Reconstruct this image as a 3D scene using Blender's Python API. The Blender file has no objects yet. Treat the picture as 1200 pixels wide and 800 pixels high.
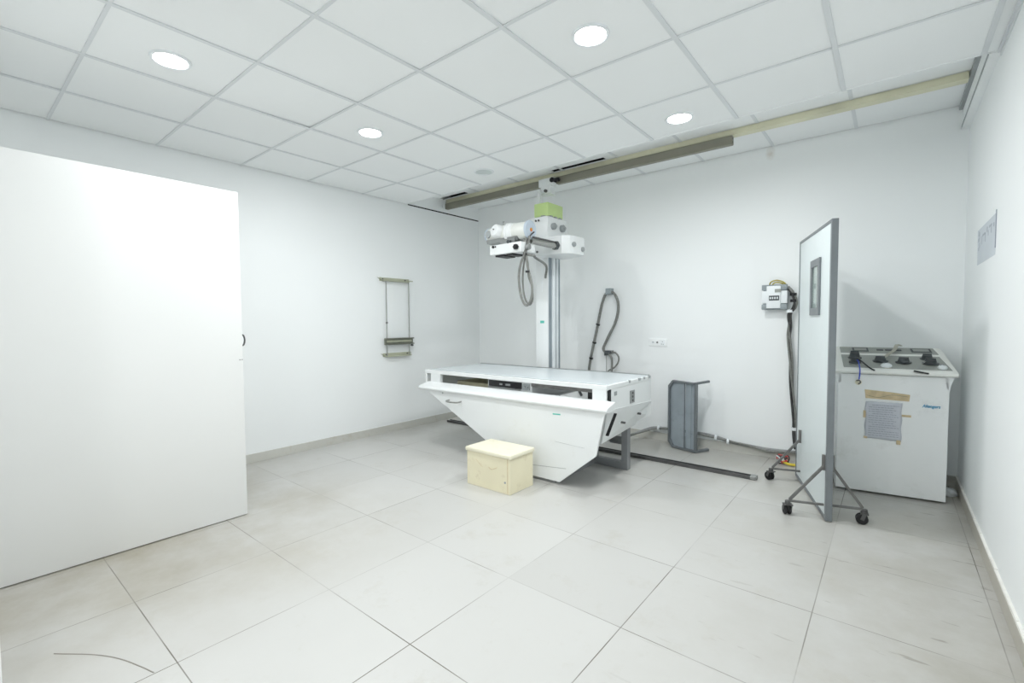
import bpy, bmesh, math, random
from mathutils import Vector, Matrix
random.seed(7)
C = bpy.context.scene.collection
PI = math.pi

# ------------------------------------------------------------------ materials
def mat(name, col, rough=.5, metal=0., var=0., vscale=6., bump=0., bscale=80., spec=.5, dirt=None, dscale=5., damt=.0, coat=0.):
    m = bpy.data.materials.new(name); m.use_nodes = True
    n = m.node_tree.nodes; l = m.node_tree.links; b = n['Principled BSDF']
    b.inputs['Roughness'].default_value = rough; b.inputs['Metallic'].default_value = metal
    b.inputs['Specular IOR Level'].default_value = spec
    b.inputs['Coat Weight'].default_value = coat
    tc = n.new('ShaderNodeTexCoord')
    nz = n.new('ShaderNodeTexNoise'); nz.inputs['Scale'].default_value = vscale; nz.inputs['Detail'].default_value = 4
    l.new(tc.outputs['Object'], nz.inputs['Vector'])
    mr = n.new('ShaderNodeMapRange'); mr.inputs['From Min'].default_value = .3; mr.inputs['From Max'].default_value = .7
    mr.inputs['To Min'].default_value = 1 - var; mr.inputs['To Max'].default_value = 1
    l.new(nz.outputs['Fac'], mr.inputs['Value'])
    mx = n.new('ShaderNodeMix'); mx.data_type = 'RGBA'; mx.blend_type = 'MULTIPLY'; mx.inputs['Factor'].default_value = 1
    mx.inputs['A'].default_value = (*col, 1)
    l.new(mr.outputs['Result'], mx.inputs['B'])
    out = mx.outputs['Result']
    if dirt:
        n2 = n.new('ShaderNodeTexNoise'); n2.inputs['Scale'].default_value = dscale; n2.inputs['Detail'].default_value = 8
        n2.inputs['Roughness'].default_value = .7
        l.new(tc.outputs['Object'], n2.inputs['Vector'])
        m2 = n.new('ShaderNodeMapRange'); m2.inputs['From Min'].default_value = .55; m2.inputs['From Max'].default_value = .75
        m2.inputs['To Max'].default_value = damt
        l.new(n2.outputs['Fac'], m2.inputs['Value'])
        x2 = n.new('ShaderNodeMix'); x2.data_type = 'RGBA'; x2.inputs['B'].default_value = (*dirt, 1)
        l.new(m2.outputs['Result'], x2.inputs['Factor']); l.new(out, x2.inputs['A']); out = x2.outputs['Result']
    l.new(out, b.inputs['Base Color'])
    if bump:
        n3 = n.new('ShaderNodeTexNoise'); n3.inputs['Scale'].default_value = bscale
        l.new(tc.outputs['Object'], n3.inputs['Vector'])
        bp = n.new('ShaderNodeBump'); bp.inputs['Strength'].default_value = bump; bp.inputs['Distance'].default_value = .002
        l.new(n3.outputs['Fac'], bp.inputs['Height']); l.new(bp.outputs['Normal'], b.inputs['Normal'])
    return m

def emit(name, col, s):
    m = bpy.data.materials.new(name); m.use_nodes = True
    b = m.node_tree.nodes['Principled BSDF']
    b.inputs['Base Color'].default_value = (*col, 1)
    b.inputs['Emission Color'].default_value = (*col, 1); b.inputs['Emission Strength'].default_value = s
    return m

def glass(name, col, rough=.03):
    m = bpy.data.materials.new(name); m.use_nodes = True
    b = m.node_tree.nodes['Principled BSDF']
    b.inputs['Base Color'].default_value = (*col, 1); b.inputs['Roughness'].default_value = rough
    b.inputs['Transmission Weight'].default_value = 1; b.inputs['IOR'].default_value = 1.25
    return m

M = dict(
    wall=mat('wall_paint', (.885, .905, .912), .55, var=.02, vscale=1.2, bump=.08, bscale=25),
    door=mat('door_paint', (.81, .815, .81), .4, var=.012, vscale=1.5),
    ceil=mat('ceiling_tile', (.90, .918, .925), .8, var=.025, vscale=1.1, bump=.1, bscale=60),
    tbar=mat('grid_metal', (.74, .765, .785), .45, var=.06, vscale=3),
    angle=mat('angle_metal', (.36, .385, .39), .45, var=.1, vscale=4),
    white=mat('white_enamel', (.80, .82, .825), .3, var=.02, vscale=3, dirt=(.6, .58, .5), dscale=4, damt=.10),
    whiteb=mat('worn_white_enamel', (.78, .80, .805), .35, var=.03, vscale=2, dirt=(.55, .52, .42), dscale=7, damt=.16),
    table_top=mat('laminate_top', (.66, .71, .74), .22, var=.06, vscale=2.5),
    cream=mat('cream_paint', (.80, .745, .55), .5, var=.07, vscale=4, dirt=(.35, .25, .12), dscale=9, damt=.35),
    creamtop=mat('cream_worn_top', (.83, .79, .63), .45, var=.05, vscale=4, dirt=(.5, .4, .22), dscale=6, damt=.3),
    beige=mat('beige_beam_paint', (.76, .74, .55), .5, var=.18, vscale=3),
    rail=mat('olive_grey_steel', (.25, .24, .19), .45, metal=.15, var=.15, vscale=5),
    steel=mat('brushed_steel', (.40, .41, .41), .35, metal=.8, var=.15, vscale=12),
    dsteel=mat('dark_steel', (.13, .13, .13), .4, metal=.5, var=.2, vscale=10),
    chrome=mat('chrome', (.45, .45, .43), .14, metal=1, var=.1, vscale=9),
    track=mat('silver_track', (.84, .88, .90), .3, metal=.0, var=.1, vscale=5),
    trackdark=mat('dark_track', (.33, .38, .42), .4, metal=.4, var=.2, vscale=5),
    greysteel=mat('grey_painted_steel', (.38, .435, .475), .4, metal=.2, var=.14, vscale=6, dirt=(.13, .15, .17), dscale=10, damt=.4),
    frame=mat('frame_grey', (.20, .22, .235), .4, metal=.2, var=.14, vscale=8),
    fadedink=mat('faded_ink', (.42, .45, .50), .7),
    footsteel=mat('worn_steel_tube', (.20, .20, .195), .38, metal=.45, var=.3, vscale=20),
    legsteel=mat('leg_grey_paint', (.27, .28, .29), .45, var=.15, vscale=8),
    screen=mat('screen_enamel', (.70, .76, .77), .35, var=.03, vscale=2, dirt=(.5, .52, .5), dscale=5, damt=.12),
    console=mat('console_enamel', (.90, .915, .92), .4, var=.03, vscale=2, dirt=(.36, .33, .28), dscale=5, damt=.22),
    consoletop=mat('console_hood', (.86, .865, .83), .35, var=.03, vscale=3, dirt=(.6, .55, .4), dscale=6, damt=.15),
    panelgrey=mat('control_panel_grey', (.34, .355, .33), .45, var=.08, vscale=10),
    knob=mat('dark_knob', (.07, .08, .085), .45, var=.15, vscale=30),
    black=mat('black_plastic', (.008, .008, .01), .5),
    void=mat('painted_shade_black', (.004, .004, .004), .9),  # near-black that paints the shade in the wall slot and ceiling gaps
    green=mat('lime_green_cap', (.56, .72, .30), .4, var=.05, vscale=8),
    cap=mat('pale_blue_cap', (.50, .57, .65), .35, var=.06, vscale=12),
    tube=mat('tube_cream_white', (.74, .755, .72), .3, var=.05, vscale=6),
    orange=mat('orange_dot', (.75, .22, .05), .4), yellow=mat('yellow_plastic', (.72, .58, .05), .4),
    red=mat('red_wire', (.55, .06, .05), .4), blue=mat('blue_cord', (.03, .07, .5), .5),
    cable=mat('grey_cable', (.25, .255, .24), .5, var=.35, vscale=60),
    dcable=mat('dark_cable', (.06, .06, .06), .5, var=.4, vscale=50),
    conduit=mat('grey_conduit', (.33, .34, .34), .5, var=.2, vscale=30),
    ywire=mat('olive_yellow_wire', (.40, .34, .06), .5),
    pgrey=mat('box_corner_grey', (.30, .34, .36), .5, var=.05), pwhite=mat('white_plastic', (.82, .85, .87), .35),
    olive=mat('olive_grey_metal', (.52, .535, .41), .4, metal=.25, var=.12, vscale=14),
    holder=mat('holder_dark_metal', (.24, .25, .20), .4, metal=.4, var=.35, vscale=20),
    paper=mat('grey_white_paper', (.62, .64, .70), .8, var=.06, vscale=18, bump=.5, bscale=12),
    ink=mat('pale_ink', (.30, .32, .38), .8), tape=mat('tan_tape', (.72, .58, .36), .5, var=.25, vscale=25),
    sticker=mat('lilac_sticker', (.62, .66, .71), .5, var=.06, vscale=5), bluetext=mat('blue_lettering', (.02, .32, .55), .5),
    teal=mat('teal_badge', (.10, .50, .42), .5), strap=mat('beige_strap', (.50, .49, .42), .7, var=.1, vscale=40),
    skirt=mat('skirting_tile', (.60, .595, .555), .35, var=.08, vscale=3, dirt=(.42, .36, .28), dscale=8, damt=.5),
    skirtd=mat('skirting_tile_worn', (.50, .475, .42), .4, var=.12, vscale=4, dirt=(.36, .29, .21), dscale=8, damt=.6),
    putty=mat('skirting_putty', (.84, .83, .79), .7, var=.08, vscale=20),
    glass=glass('lead_glass', (.86, .93, .88)), pane=glass('window_glass', (1, 1, 1), 0),
    scratch=mat('floor_scratch', (.30, .28, .25), .6), mirror=mat('silver_film', (.45, .5, .54), .2, metal=.6, var=.2, vscale=14),
    lamp=emit('lamp_diffuser', (1, 1, 1), 14.), lampoff=mat('unlit_diffuser', (.62, .67, .67), .4),
)

def floor_material():
    m = bpy.data.materials.new('vitrified_floor_tile'); m.use_nodes = True
    n = m.node_tree.nodes; l = m.node_tree.links; b = n['Principled BSDF']
    tc = n.new('ShaderNodeTexCoord'); mp = n.new('ShaderNodeMapping')
    mp.inputs['Location'].default_value = (-.361 + .5966 * 20, -.513 + .602 * 20, 0)
    l.new(tc.outputs['Object'], mp.inputs['Vector'])
    def brick(ms):
        br = n.new('ShaderNodeTexBrick'); br.offset = 0; br.squash = 1
        br.inputs['Scale'].default_value = 1; br.inputs['Brick Width'].default_value = .5966; br.inputs['Row Height'].default_value = .602
        br.inputs['Mortar Size'].default_value = ms; br.inputs['Mortar Smooth'].default_value = .3
        br.inputs['Color1'].default_value = (.50, .495, .48, 1); br.inputs['Color2'].default_value = (.545, .54, .525, 1)
        br.inputs['Mortar'].default_value = (.3, .29, .27, 1); br.inputs['Bias'].default_value = .2
        l.new(mp.outputs['Vector'], br.inputs['Vector']); return br
    br = brick(.0024)
    def noise(s, d=6, r=.6, loc=None):
        z = n.new('ShaderNodeTexNoise'); z.inputs['Scale'].default_value = s; z.inputs['Detail'].default_value = d; z.inputs['Roughness'].default_value = r
        l.new(tc.outputs['Object'], z.inputs['Vector']); return z
    def mr(src, a, b_, c, d):
        x = n.new('ShaderNodeMapRange'); x.inputs['From Min'].default_value = a; x.inputs['From Max'].default_value = b_
        x.inputs['To Min'].default_value = c; x.inputs['To Max'].default_value = d; l.new(src, x.inputs['Value']); return x.outputs['Result']
    def mul(a, b_):
        x = n.new('ShaderNodeMath'); x.operation = 'MULTIPLY'
        l.new(a, x.inputs[0])
        if isinstance(b_, float): x.inputs[1].default_value = b_
        else: l.new(b_, x.inputs[1])
        return x.outputs[0]
    def mix(f, a, col):
        x = n.new('ShaderNodeMix'); x.data_type = 'RGBA'; l.new(f, x.inputs['Factor']); l.new(a, x.inputs['A']); x.inputs['B'].default_value = (*col, 1)
        return x.outputs['Result']
    tile = n.new('ShaderNodeTexBrick'); tile.offset = 0
    base = br.outputs['Color']
    # uneven grime: cloudy patches, more of it along the walls where nobody mops
    sx = n.new('ShaderNodeSeparateXYZ'); l.new(tc.outputs['Object'], sx.inputs[0])
    gx = mr(sx.outputs['X'], -.9, .40, 0., 1.)
    gl = mr(sx.outputs['X'], -1.9, -3.0, 0., 1.)
    gy = mr(sx.outputs['Y'], 2.3, 4.4, 0., .75)
    gf = mr(sx.outputs['Y'], 2.2, 1.2, .0, 1.)
    n1 = noise(1.3, 8, .65); p1 = mr(n1.outputs['Fac'], .36, .66, .15, 1.)
    base = mix(mul(mul(gl, gf), p1), base, (.33, .30, .235))
    base = mix(mul(gx, p1), base, (.35, .33, .285))
    base = mix(mul(gy, p1), base, (.43, .415, .37))
    n2 = noise(3.5, 9, .75); base = mix(mr(n2.outputs['Fac'], .55, .75, 0., .5), base, (.42, .395, .34))
    # short dark scuffs
    mp2 = n.new('ShaderNodeMapping'); mp2.inputs['Rotation'].default_value = (0, 0, .6); mp2.inputs['Scale'].default_value = (4, 22, 1)
    l.new(tc.outputs['Object'], mp2.inputs['Vector'])
    z = n.new('ShaderNodeTexNoise'); z.inputs['Scale'].default_value = 1.3; z.inputs['Detail'].default_value = 3; l.new(mp2.outputs['Vector'], z.inputs['Vector'])
    base = mix(mul(mr(z.outputs['Fac'], .655, .70, 0., .7), gx), base, (.2, .18, .15))
    # joints: grout shows strongly in places and fades in others
    n3 = noise(1.7, 2, .5)
    jf = mul(br.outputs['Fac'], mr(n3.outputs['Fac'], .42, .62, .2, 1.))
    x = n.new('ShaderNodeMix'); x.data_type = 'RGBA'
    bt = n.new('ShaderNodeTexBrick')
    base2 = mix(jf, base, (.15, .135, .11))
    l.new(base2, b.inputs['Base Color'])
    n.remove(tile); n.remove(x); n.remove(bt)
    l.new(mr(n1.outputs['Fac'], .3, .7, .26, .42), b.inputs['Roughness'])
    bp = n.new('ShaderNodeBump'); bp.inputs['Strength'].default_value = .4; bp.inputs['Distance'].default_value = .002; bp.invert = True
    l.new(br.outputs['Fac'], bp.inputs['Height']); l.new(bp.outputs['Normal'], b.inputs['Normal'])
    # brick mortar colour itself stays near the tile colour so only the masked joints show
    br.inputs['Mortar'].default_value = (.55, .545, .535, 1)
    return m
M['floor'] = floor_material()

def wall_back_material():
    # same paint plus the brown water mark below the ceiling
    m = M['wall'].copy(); m.name = 'wall_paint_water_marked'
    n = m.node_tree.nodes; l = m.node_tree.links; b = n['Principled BSDF']
    src = b.inputs['Base Color'].links[0].from_socket
    tc = n.new('ShaderNodeTexCoord'); mp = n.new('ShaderNodeMapping')
    mp.inputs['Location'].default_value = (.87 / .045, 0, -2.74 / .07); mp.inputs['Scale'].default_value = (1 / .045, 0, 1 / .07)
    l.new(tc.outputs['Object'], mp.inputs['Vector'])
    g = n.new('ShaderNodeTexGradient'); g.gradient_type = 'SPHERICAL'; l.new(mp.outputs['Vector'], g.inputs['Vector'])
    z = n.new('ShaderNodeTexNoise'); z.inputs['Scale'].default_value = 30; l.new(tc.outputs['Object'], z.inputs['Vector'])
    mm = n.new('ShaderNodeMath'); mm.operation = 'MULTIPLY'; l.new(g.outputs['Fac'], mm.inputs[0]); l.new(z.outputs['Fac'], mm.inputs[1])
    x = n.new('ShaderNodeMix'); x.data_type = 'RGBA'; x.inputs['B'].default_value = (.55, .47, .38, 1)
    l.new(mm.outputs[0], x.inputs['Factor']); l.new(src, x.inputs['A']); l.new(x.outputs['Result'], b.inputs['Base Color'])
    return m
M['wallback'] = wall_back_material()

# ------------------------------------------------------------------ mesh helpers
def new(): return bmesh.new()
def box(bm, x0, x1, y0, y1, z0, z1, mi=0, T=None):
    vs = [bm.verts.new((x, y, z)) for x in (x0, x1) for y in (y0, y1) for z in (z0, z1)]
    if T: 
        for v in vs: v.co = T @ v.co
    for f in ((0, 1, 3, 2), (4, 6, 7, 5), (0, 4, 5, 1), (2, 3, 7, 6), (0, 2, 6, 4), (1, 5, 7, 3)):
        bm.faces.new([vs[i] for i in f]).material_index = mi
    return vs
def prism(bm, pts, off, mi=0):
    """closed polygon pts (3-D, planar) extruded by vector off"""
    off = Vector(off); a = [bm.verts.new(p) for p in pts]; b = [bm.verts.new(Vector(p) + off) for p in pts]
    n = len(pts)
    bm.faces.new(a).material_index = mi; bm.faces.new(b[::-1]).material_index = mi
    for i in range(n): bm.faces.new((a[i], b[i], b[(i + 1) % n], a[(i + 1) % n])).material_index = mi
def frame_axes(d):
    d = Vector(d).normalized(); u = d.cross(Vector((0, 0, 1)))
    if u.length < 1e-3: u = Vector((1, 0, 0))
    u.normalize(); return d, u, d.cross(u).normalized()
def lathe(bm, o, axis, prof, seg=28, mi=0):
    """prof: list of (t along axis, radius)"""
    d, u, w = frame_axes(axis); o = Vector(o); rings = []
    for t, r in prof:
        rings.append([bm.verts.new(o + d * t + (u * math.cos(a) + w * math.sin(a)) * max(r, 1e-5)) for a in [2 * PI * k / seg for k in range(seg)]])
    for A, B in zip(rings, rings[1:]):
        for k in range(seg): bm.faces.new((A[k], A[(k + 1) % seg], B[(k + 1) % seg], B[k])).material_index = mi
    bm.faces.new(rings[0][::-1]).material_index = mi; bm.faces.new(rings[-1]).material_index = mi
def cyl(bm, a, b, r, seg=20, mi=0, bev=0.):
    a, b = Vector(a), Vector(b); L = (b - a).length
    pr = [(0, r), (L, r)] if not bev else [(0, r - bev), (bev, r), (L - bev, r), (L, r - bev)]
    lathe(bm, a, b - a, pr, seg, mi)
def spline(pts, n=8):
    P = [Vector(p) for p in pts]; Q = [P[0] * 2 - P[1]] + P + [P[-1] * 2 - P[-2]]; out = []
    for i in range(1, len(Q) - 2):
        a, b, c, d = Q[i - 1:i + 3]
        for k in range(n):
            t = k / n
            out.append(.5 * ((2 * b) + (c - a) * t + (2 * a - 5 * b + 4 * c - d) * t * t + (3 * b - a - 3 * c + d) * t ** 3))
    out.append(P[-1]); return out
def tube(bm, pts, r, seg=10, mi=0, smooth=True, n=8):
    P = spline(pts, n) if smooth else [Vector(p) for p in pts]
    rings = []; up = None
    for i, p in enumerate(P):
        d = (P[min(i + 1, len(P) - 1)] - P[max(i - 1, 0)]).normalized()
        if up is None: _, up, _w = frame_axes(d)
        up = (up - d * up.dot(d)).normalized(); w = d.cross(up)
        rings.append([bm.verts.new(p + (up * math.cos(a) + w * math.sin(a)) * r) for a in [2 * PI * k / seg for k in range(seg)]])
    for A, B in zip(rings, rings[1:]):
        for k in range(seg): bm.faces.new((A[k], A[(k + 1) % seg], B[(k + 1) % seg], B[k])).material_index = mi
    bm.faces.new(rings[0][::-1]).material_index = mi; bm.faces.new(rings[-1]).material_index = mi
def bar(bm, a, b, w, h, mi=0):
    """rectangular bar from a to b, w sideways, h up"""
    a, b = Vector(a), Vector(b); d, u, v = frame_axes(b - a)
    vs = [bm.verts.new(p + u * sx * w / 2 + v * sy * h / 2) for p in (a, b) for sx in (-1, 1) for sy in (-1, 1)]
    for f in ((0, 1, 3, 2), (4, 6, 7, 5), (0, 4, 5, 1), (2, 3, 7, 6), (0, 2, 6, 4), (1, 5, 7, 3)):
        bm.faces.new([vs[i] for i in f]).material_index = mi
def rbox(bm, x0, x1, y0, y1, z0, z1, r=.01, seg=3, mi=0, T=None):
    b2 = bmesh.new(); box(b2, x0, x1, y0, y1, z0, z1, mi)
    bmesh.ops.recalc_face_normals(b2, faces=b2.faces)
    bmesh.ops.bevel(b2, geom=b2.edges[:], offset=r, segments=seg, affect='EDGES', profile=.5)
    for f in b2.faces: f.material_index = mi
    me = bpy.data.meshes.new('t'); b2.to_mesh(me); b2.free()
    if T: me.transform(T)
    bm.from_mesh(me); bpy.data.meshes.remove(me)
def obj(name, bm, m, parent=None, T=None, smooth=False, bevel=0., label=None):
    bmesh.ops.recalc_face_normals(bm, faces=bm.faces)
    me = bpy.data.meshes.new(name); bm.to_mesh(me); bm.free()
    for x in (m if isinstance(m, (list, tuple)) else [m]): me.materials.append(M[x])
    if smooth:
        me.shade_smooth()
        try: me.set_sharp_from_angle(angle=math.radians(38))
        except Exception: pass
    o = bpy.data.objects.new(name, me); C.objects.link(o)
    if T: o.matrix_world = T
    if parent:
        o.parent = parent
        # parts are modelled in world coordinates: keep them there
        o.matrix_parent_inverse = world(parent).inverted()
    if bevel:
        md = o.modifiers.new('bevel', 'BEVEL'); md.width = bevel; md.segments = 2; md.limit_method = 'ANGLE'; md.angle_limit = math.radians(40)
        md.harden_normals = False
    if label: o['label'] = label
    return o
def world(o):
    m = o.matrix_basis.copy()
    if o.parent: m = world(o.parent) @ o.matrix_parent_inverse @ m
    return m
def tag(o, label, cat, group=None):
    o['label'] = label; o['category'] = cat
    if group: o['group'] = group
    return o
def thing(name, label, cat, loc=(0, 0, 0), rz=0, group=None):
    o = bpy.data.objects.new(name, None); C.objects.link(o); o.location = loc; o.rotation_euler = (0, 0, rz)
    o.empty_display_size = .1
    return tag(o, label, cat, group)
def struct(name, bm, m, parent=None, **k):
    o = obj(name, bm, m, parent, **k)
    if not parent: o['kind'] = 'structure'
    return o

# ------------------------------------------------------------------ room shell
XL, XR, YB, YF = -4.445, .41, 4.75, -3.2
ZC, ZR, YS = 2.634, 2.80, 3.50
bm = new(); box(bm, XL - .15, XR + .15, YF - .15, YB + .15, -.1, 0); floor = struct('floor', bm, 'floor')
bm = new(); tube(bm, [(-2.45, .232, .0004), (-2.323, .327, .0004), (-2.218, .383, .0004), (-2.106, .422, .0004), (-2.033, .443, .0004)], .0022, 5)
struct('scratch', bm, 'scratch', floor)
# left wall with a shallow recess slot at ceiling height beyond the step, filled near-black to paint its shade
bm = new(); box(bm, XL - .15, XL, YF - .15, YB + .15, 0, 2.630)
box(bm, XL - .15, XL, YF - .15, YS + .04, 2.630, 3.1)
box(bm, XL - .15, XL, YS + .04, YB + .15, 2.645, 3.1)
box(bm, XL - .15, XL, YB, YB + .15, 2.63, 2.645)
box(bm, XL - .15, XL - .06, YS + .04, YB, 2.630, 2.645, 1)
box(bm, XL - .06, XL - .002, YS + .04, YB, 2.6301, 2.6449, 1)
struct('wall_left', bm, ['wall', 'void'])
bm = new(); box(bm, XL, XR, YB, YB + .15, 0, 3.1); struct('wall_back', bm, 'wallback')
# right wall, solid beside the view, with an unseen window added behind the camera for light
WY0, WY1, WZ0, WZ1 = -2.6, -.75, .85, 2.3
bm = new(); box(bm, XR, XR + .15, WY1, YB + .15, 0, 3.1); box(bm, XR, XR + .15, YF - .15, WY0, 0, 3.1)
box(bm, XR, XR + .15, WY0, WY1, 0, WZ0); box(bm, XR, XR + .15, WY0, WY1, WZ1, 3.1); struct('wall_right', bm, 'wall')
bm = new(); box(bm, XL, XR, YF - .15, YF, 0, 3.1); struct('wall_front', bm, 'wall')
bm = new()
for a, b_, c, d in ((WY0, WY0 + .05, WZ0, WZ1), (WY1 - .05, WY1, WZ0, WZ1), (WY0, WY1, WZ0, WZ0 + .05), (WY0, WY1, WZ1 - .05, WZ1), ((WY0 + WY1) / 2 - .025, (WY0 + WY1) / 2 + .025, WZ0, WZ1)):
    box(bm, XR + .05, XR + .10, a, b_, c, d)
w = struct('window_added_1', bm, 'white')
# the jamb at the near left, beside which the camera stands
bm = new(); box(bm, -3.9, -2.2, -.05, .088, 0, ZC - .005); struct('trim_1', bm, 'door')
# wide white door leaf standing open into the room
d = bpy.data.objects.new('door_1', None); C.objects.link(d); d.location = (-3.27, .1, 0); d['kind'] = 'structure'
bm = new(); rbox(bm, -3.29, -3.25, .1, 1.237, .006, 2.088, .003, 2); obj('door_leaf', bm, 'door', d, smooth=True)
bm = new(); tube(bm, [(-3.27, 1.235, 1.182), (-3.27, 1.250, 1.176), (-3.27, 1.257, 1.155), (-3.27, 1.257, 1.135), (-3.27, 1.250, 1.114), (-3.27, 1.235, 1.108)], .005, 10)
obj('door_handle', bm, 'dsteel', d, smooth=True)
bm = new()
for y in (1.218, 1.231): cyl(bm, (-3.252, y, 1.02), (-3.2475, y, 1.02), .003, 12)
obj('lock_screw', bm, 'dsteel', d)

# skirting
bm = new(); box(bm, XL, XL + .012, .1, YB, 0, .078); box(bm, XL, XL + .012, YF, .0, 0, .078); struct('baseboard_left', bm, 'skirt')
bm = new(); box(bm, XL + .012, XR - .012, YB - .012, YB, 0, .08); struct('baseboard_back', bm, 'skirt')
bm = new(); box(bm, XR - .012, XR, -.6, YB - .012, 0, .078, 0)
y = YB - .012
while y > 1.0:   # uneven line of filler between tile and paint
    h = .008 + .007 * random.random(); box(bm, XR - .011, XR, y - .12, y, .078, .078 + h, 1); y -= .12
struct('baseboard_right', bm, ['skirtd', 'putty'])

# plenum above the suspended ceiling; near-black boards added so the gaps look shaded
bm = new(); box(bm, XL - .15, XR + .15, YF - .15, YB + .15, 3.1, 3.15); box(bm, XL, XR, YS + .02, YB, 2.87, 2.88); box(bm, XL, XR, YF, YS - .01, 2.70, 2.71); struct('plenum_shade_board', bm, 'void')

# suspended ceiling: low field, step, raised strip
XT = [.345 - .597 * k for k in range(0, 8)] + [XL]
YT = [.517 + .602 * k for k in range(-6, 5)] + [YS]
bm = new(); xs = [XR] + XT; ys = [YF] + YT
LIGHTS = [(-2.957, .82), (-2.967, 2.033), (-1.157, 2.039), (-1.151, 3.239)]
OFF = (-2.939, 3.22)
for i in range(len(xs) - 1):
    for j in range(len(ys) - 1):
        x1, x0, y0, y1 = xs[i], xs[i + 1], ys[j], ys[j + 1]
        t = [random.uniform(-.0, .004) for _ in range(4)]
        if x0 == XL: x0 += .009
        if (i, j) == (6, 8): t = [.0, .010, .0, .004]
        vs = box(bm, x0 + .002, x1 - .002, y0 + .002, y1 - .002, ZC + .001, ZC + .012)
        for v, k in zip(vs, (0, 0, 1, 1, 2, 2, 3, 3)): v.co.z += t[k] * .6
ceil = struct('ceiling', bm, 'ceil')
bm = new()
for x in XT[:-1]: box(bm, x - .012, x + .012, YF, YS, ZC - .004, ZC + .001)
for y in YT[:-1]: box(bm, XL + .01, XR, y - .0085, y + .0085, ZC - .003, ZC + .001)
obj('ceiling_grid', bm, 'tbar', ceil)
bm = new()
box(bm, XL + .008, XR, YS - .006, YS + .006, ZC - .002, ZC + .03)            # edge angle of the low field
box(bm, XL + .006, .345, YS, YS + .012, ZC + .03, ZR)                      # riser of the step
obj('step_riser', bm, 'ceil', ceil)
# raised strip; two tiles beside the beam are missing a slice, the added near-black board shows
H1 = (-4.43, -3.98, 4.015, 4.112); H2 = (-2.76, -2.15, 4.03, 4.112)
bm = new()
def rz_(a, b_, c, d_): box(bm, a, b_, c, d_, ZR, ZR + .012)
rz_(XL, .375, YS + .012, 4.015); rz_(XL, XR, 4.112, YB - .012)
segs = [(XL, H1[0]), (H1[1], H2[0]), (H2[1], .375)]
for a, b_ in segs: rz_(a, b_, 4.015, 4.103)
rz_(H2[0], H2[1], 4.015, 4.03)
obj('raised_tiles', bm, 'ceil', ceil)
bm = new()
for x in XT[:-1]:
    if x < .3: box(bm, x - .012, x + .012, YS + .012, YB - .005, ZR - .004, ZR)
obj('raised_grid', bm, 'tbar', ceil)
bm = new(); box(bm, .395, XR, YF, YS, ZC - .012, ZC - .001); box(bm, XR - .004, XR, YF, YS, ZC - .03, ZC - .001); struct('trim_3', bm, 'tbar')
# boxed-out edge along the right wall under the raised strip
bm = new(); box(bm, .372, XR, YS, YB, ZC, ZR, 0)
box(bm, .366, .372, YS, YB, ZC - .004, ZC + .022, 1); box(bm, .366, XR, YS, YB, ZC - .006, ZC, 0); box(bm, .350, .372, YS + .1, YB, ZR - .03, ZR - .002, 1)
struct('trim_4', bm, ['ceil', 'angle'])
# beige beam under the raised strip
bm = new(); box(bm, -4.40, .345, 4.112, 4.19, 2.752, 2.799, 0); box(bm, -4.44, -4.40, 4.09, 4.19, 2.69, 2.80, 1)
struct('trim_5', bm, ['beige', 'white'], bevel=.003)

# ------------------------------------------------------------------ ceiling lights
lmesh = {}
def downlight(x, y, on, label, group=None):
    t = thing('ceiling_light', label, 'ceiling light', (x, y, ZC), 0, group)
    bm = new(); lathe(bm, (x, y, ZC + .02), (0, 0, -1), [(0, .088), (.022, .092), (.028, .090), (.028, .078), (.024, .078)], 40)
    obj('lamp_ring', bm, 'pwhite', t, smooth=True)
    bm = new(); lathe(bm, (x, y, ZC + .012), (0, 0, -1), [(0, .077), (.0155, .077), (.017, .07)], 40)
    obj('lamp_diffuser', bm, 'lamp' if on else 'lampoff', t, smooth=True)
    if on:
        L = bpy.data.lights.new('lamp', 'AREA'); L.shape = 'DISK'; L.size = .15; L.energy = PW * (1.6 if x < -2 and y > 1.5 else 1.25 if y > 1.5 else .3 if x < -2 and y > .6 else 1.1 if y > .6 else REAR * (2.1 if x > -2 else 1)); L.color = (.975, 1, 1)
        o = bpy.data.objects.new('lamp', L); C.objects.link(o); o.location = (x, y, ZC - .012)
PW = 12.; REAR = .35
lab = ['lit round downlight over the white door leaf, leftmost lamp in the ceiling', 'lit round downlight in the middle of the ceiling, small and left of centre',
       'lit round downlight nearest the top centre, the largest lamp disc', 'lit round downlight close to the beige beam and the end of the overhead rail']
for (x, y), s in zip(LIGHTS, lab): downlight(x, y, True, s)
downlight(*OFF, False, 'unlit grey round downlight above the x-ray tube')
for x, y in ((-1.157, .84), (-1.157, -.38), (-2.96, -.38), (-1.157, -1.6), (-2.96, -1.6), (-1.157, -2.7), (-2.96, -2.7)):  # unseen downlights carrying on the grid, added to light the room
    downlight(x, y, True, 'added lit round downlight, unseen in the ceiling out of view', 'added downlights out of view')

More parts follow.
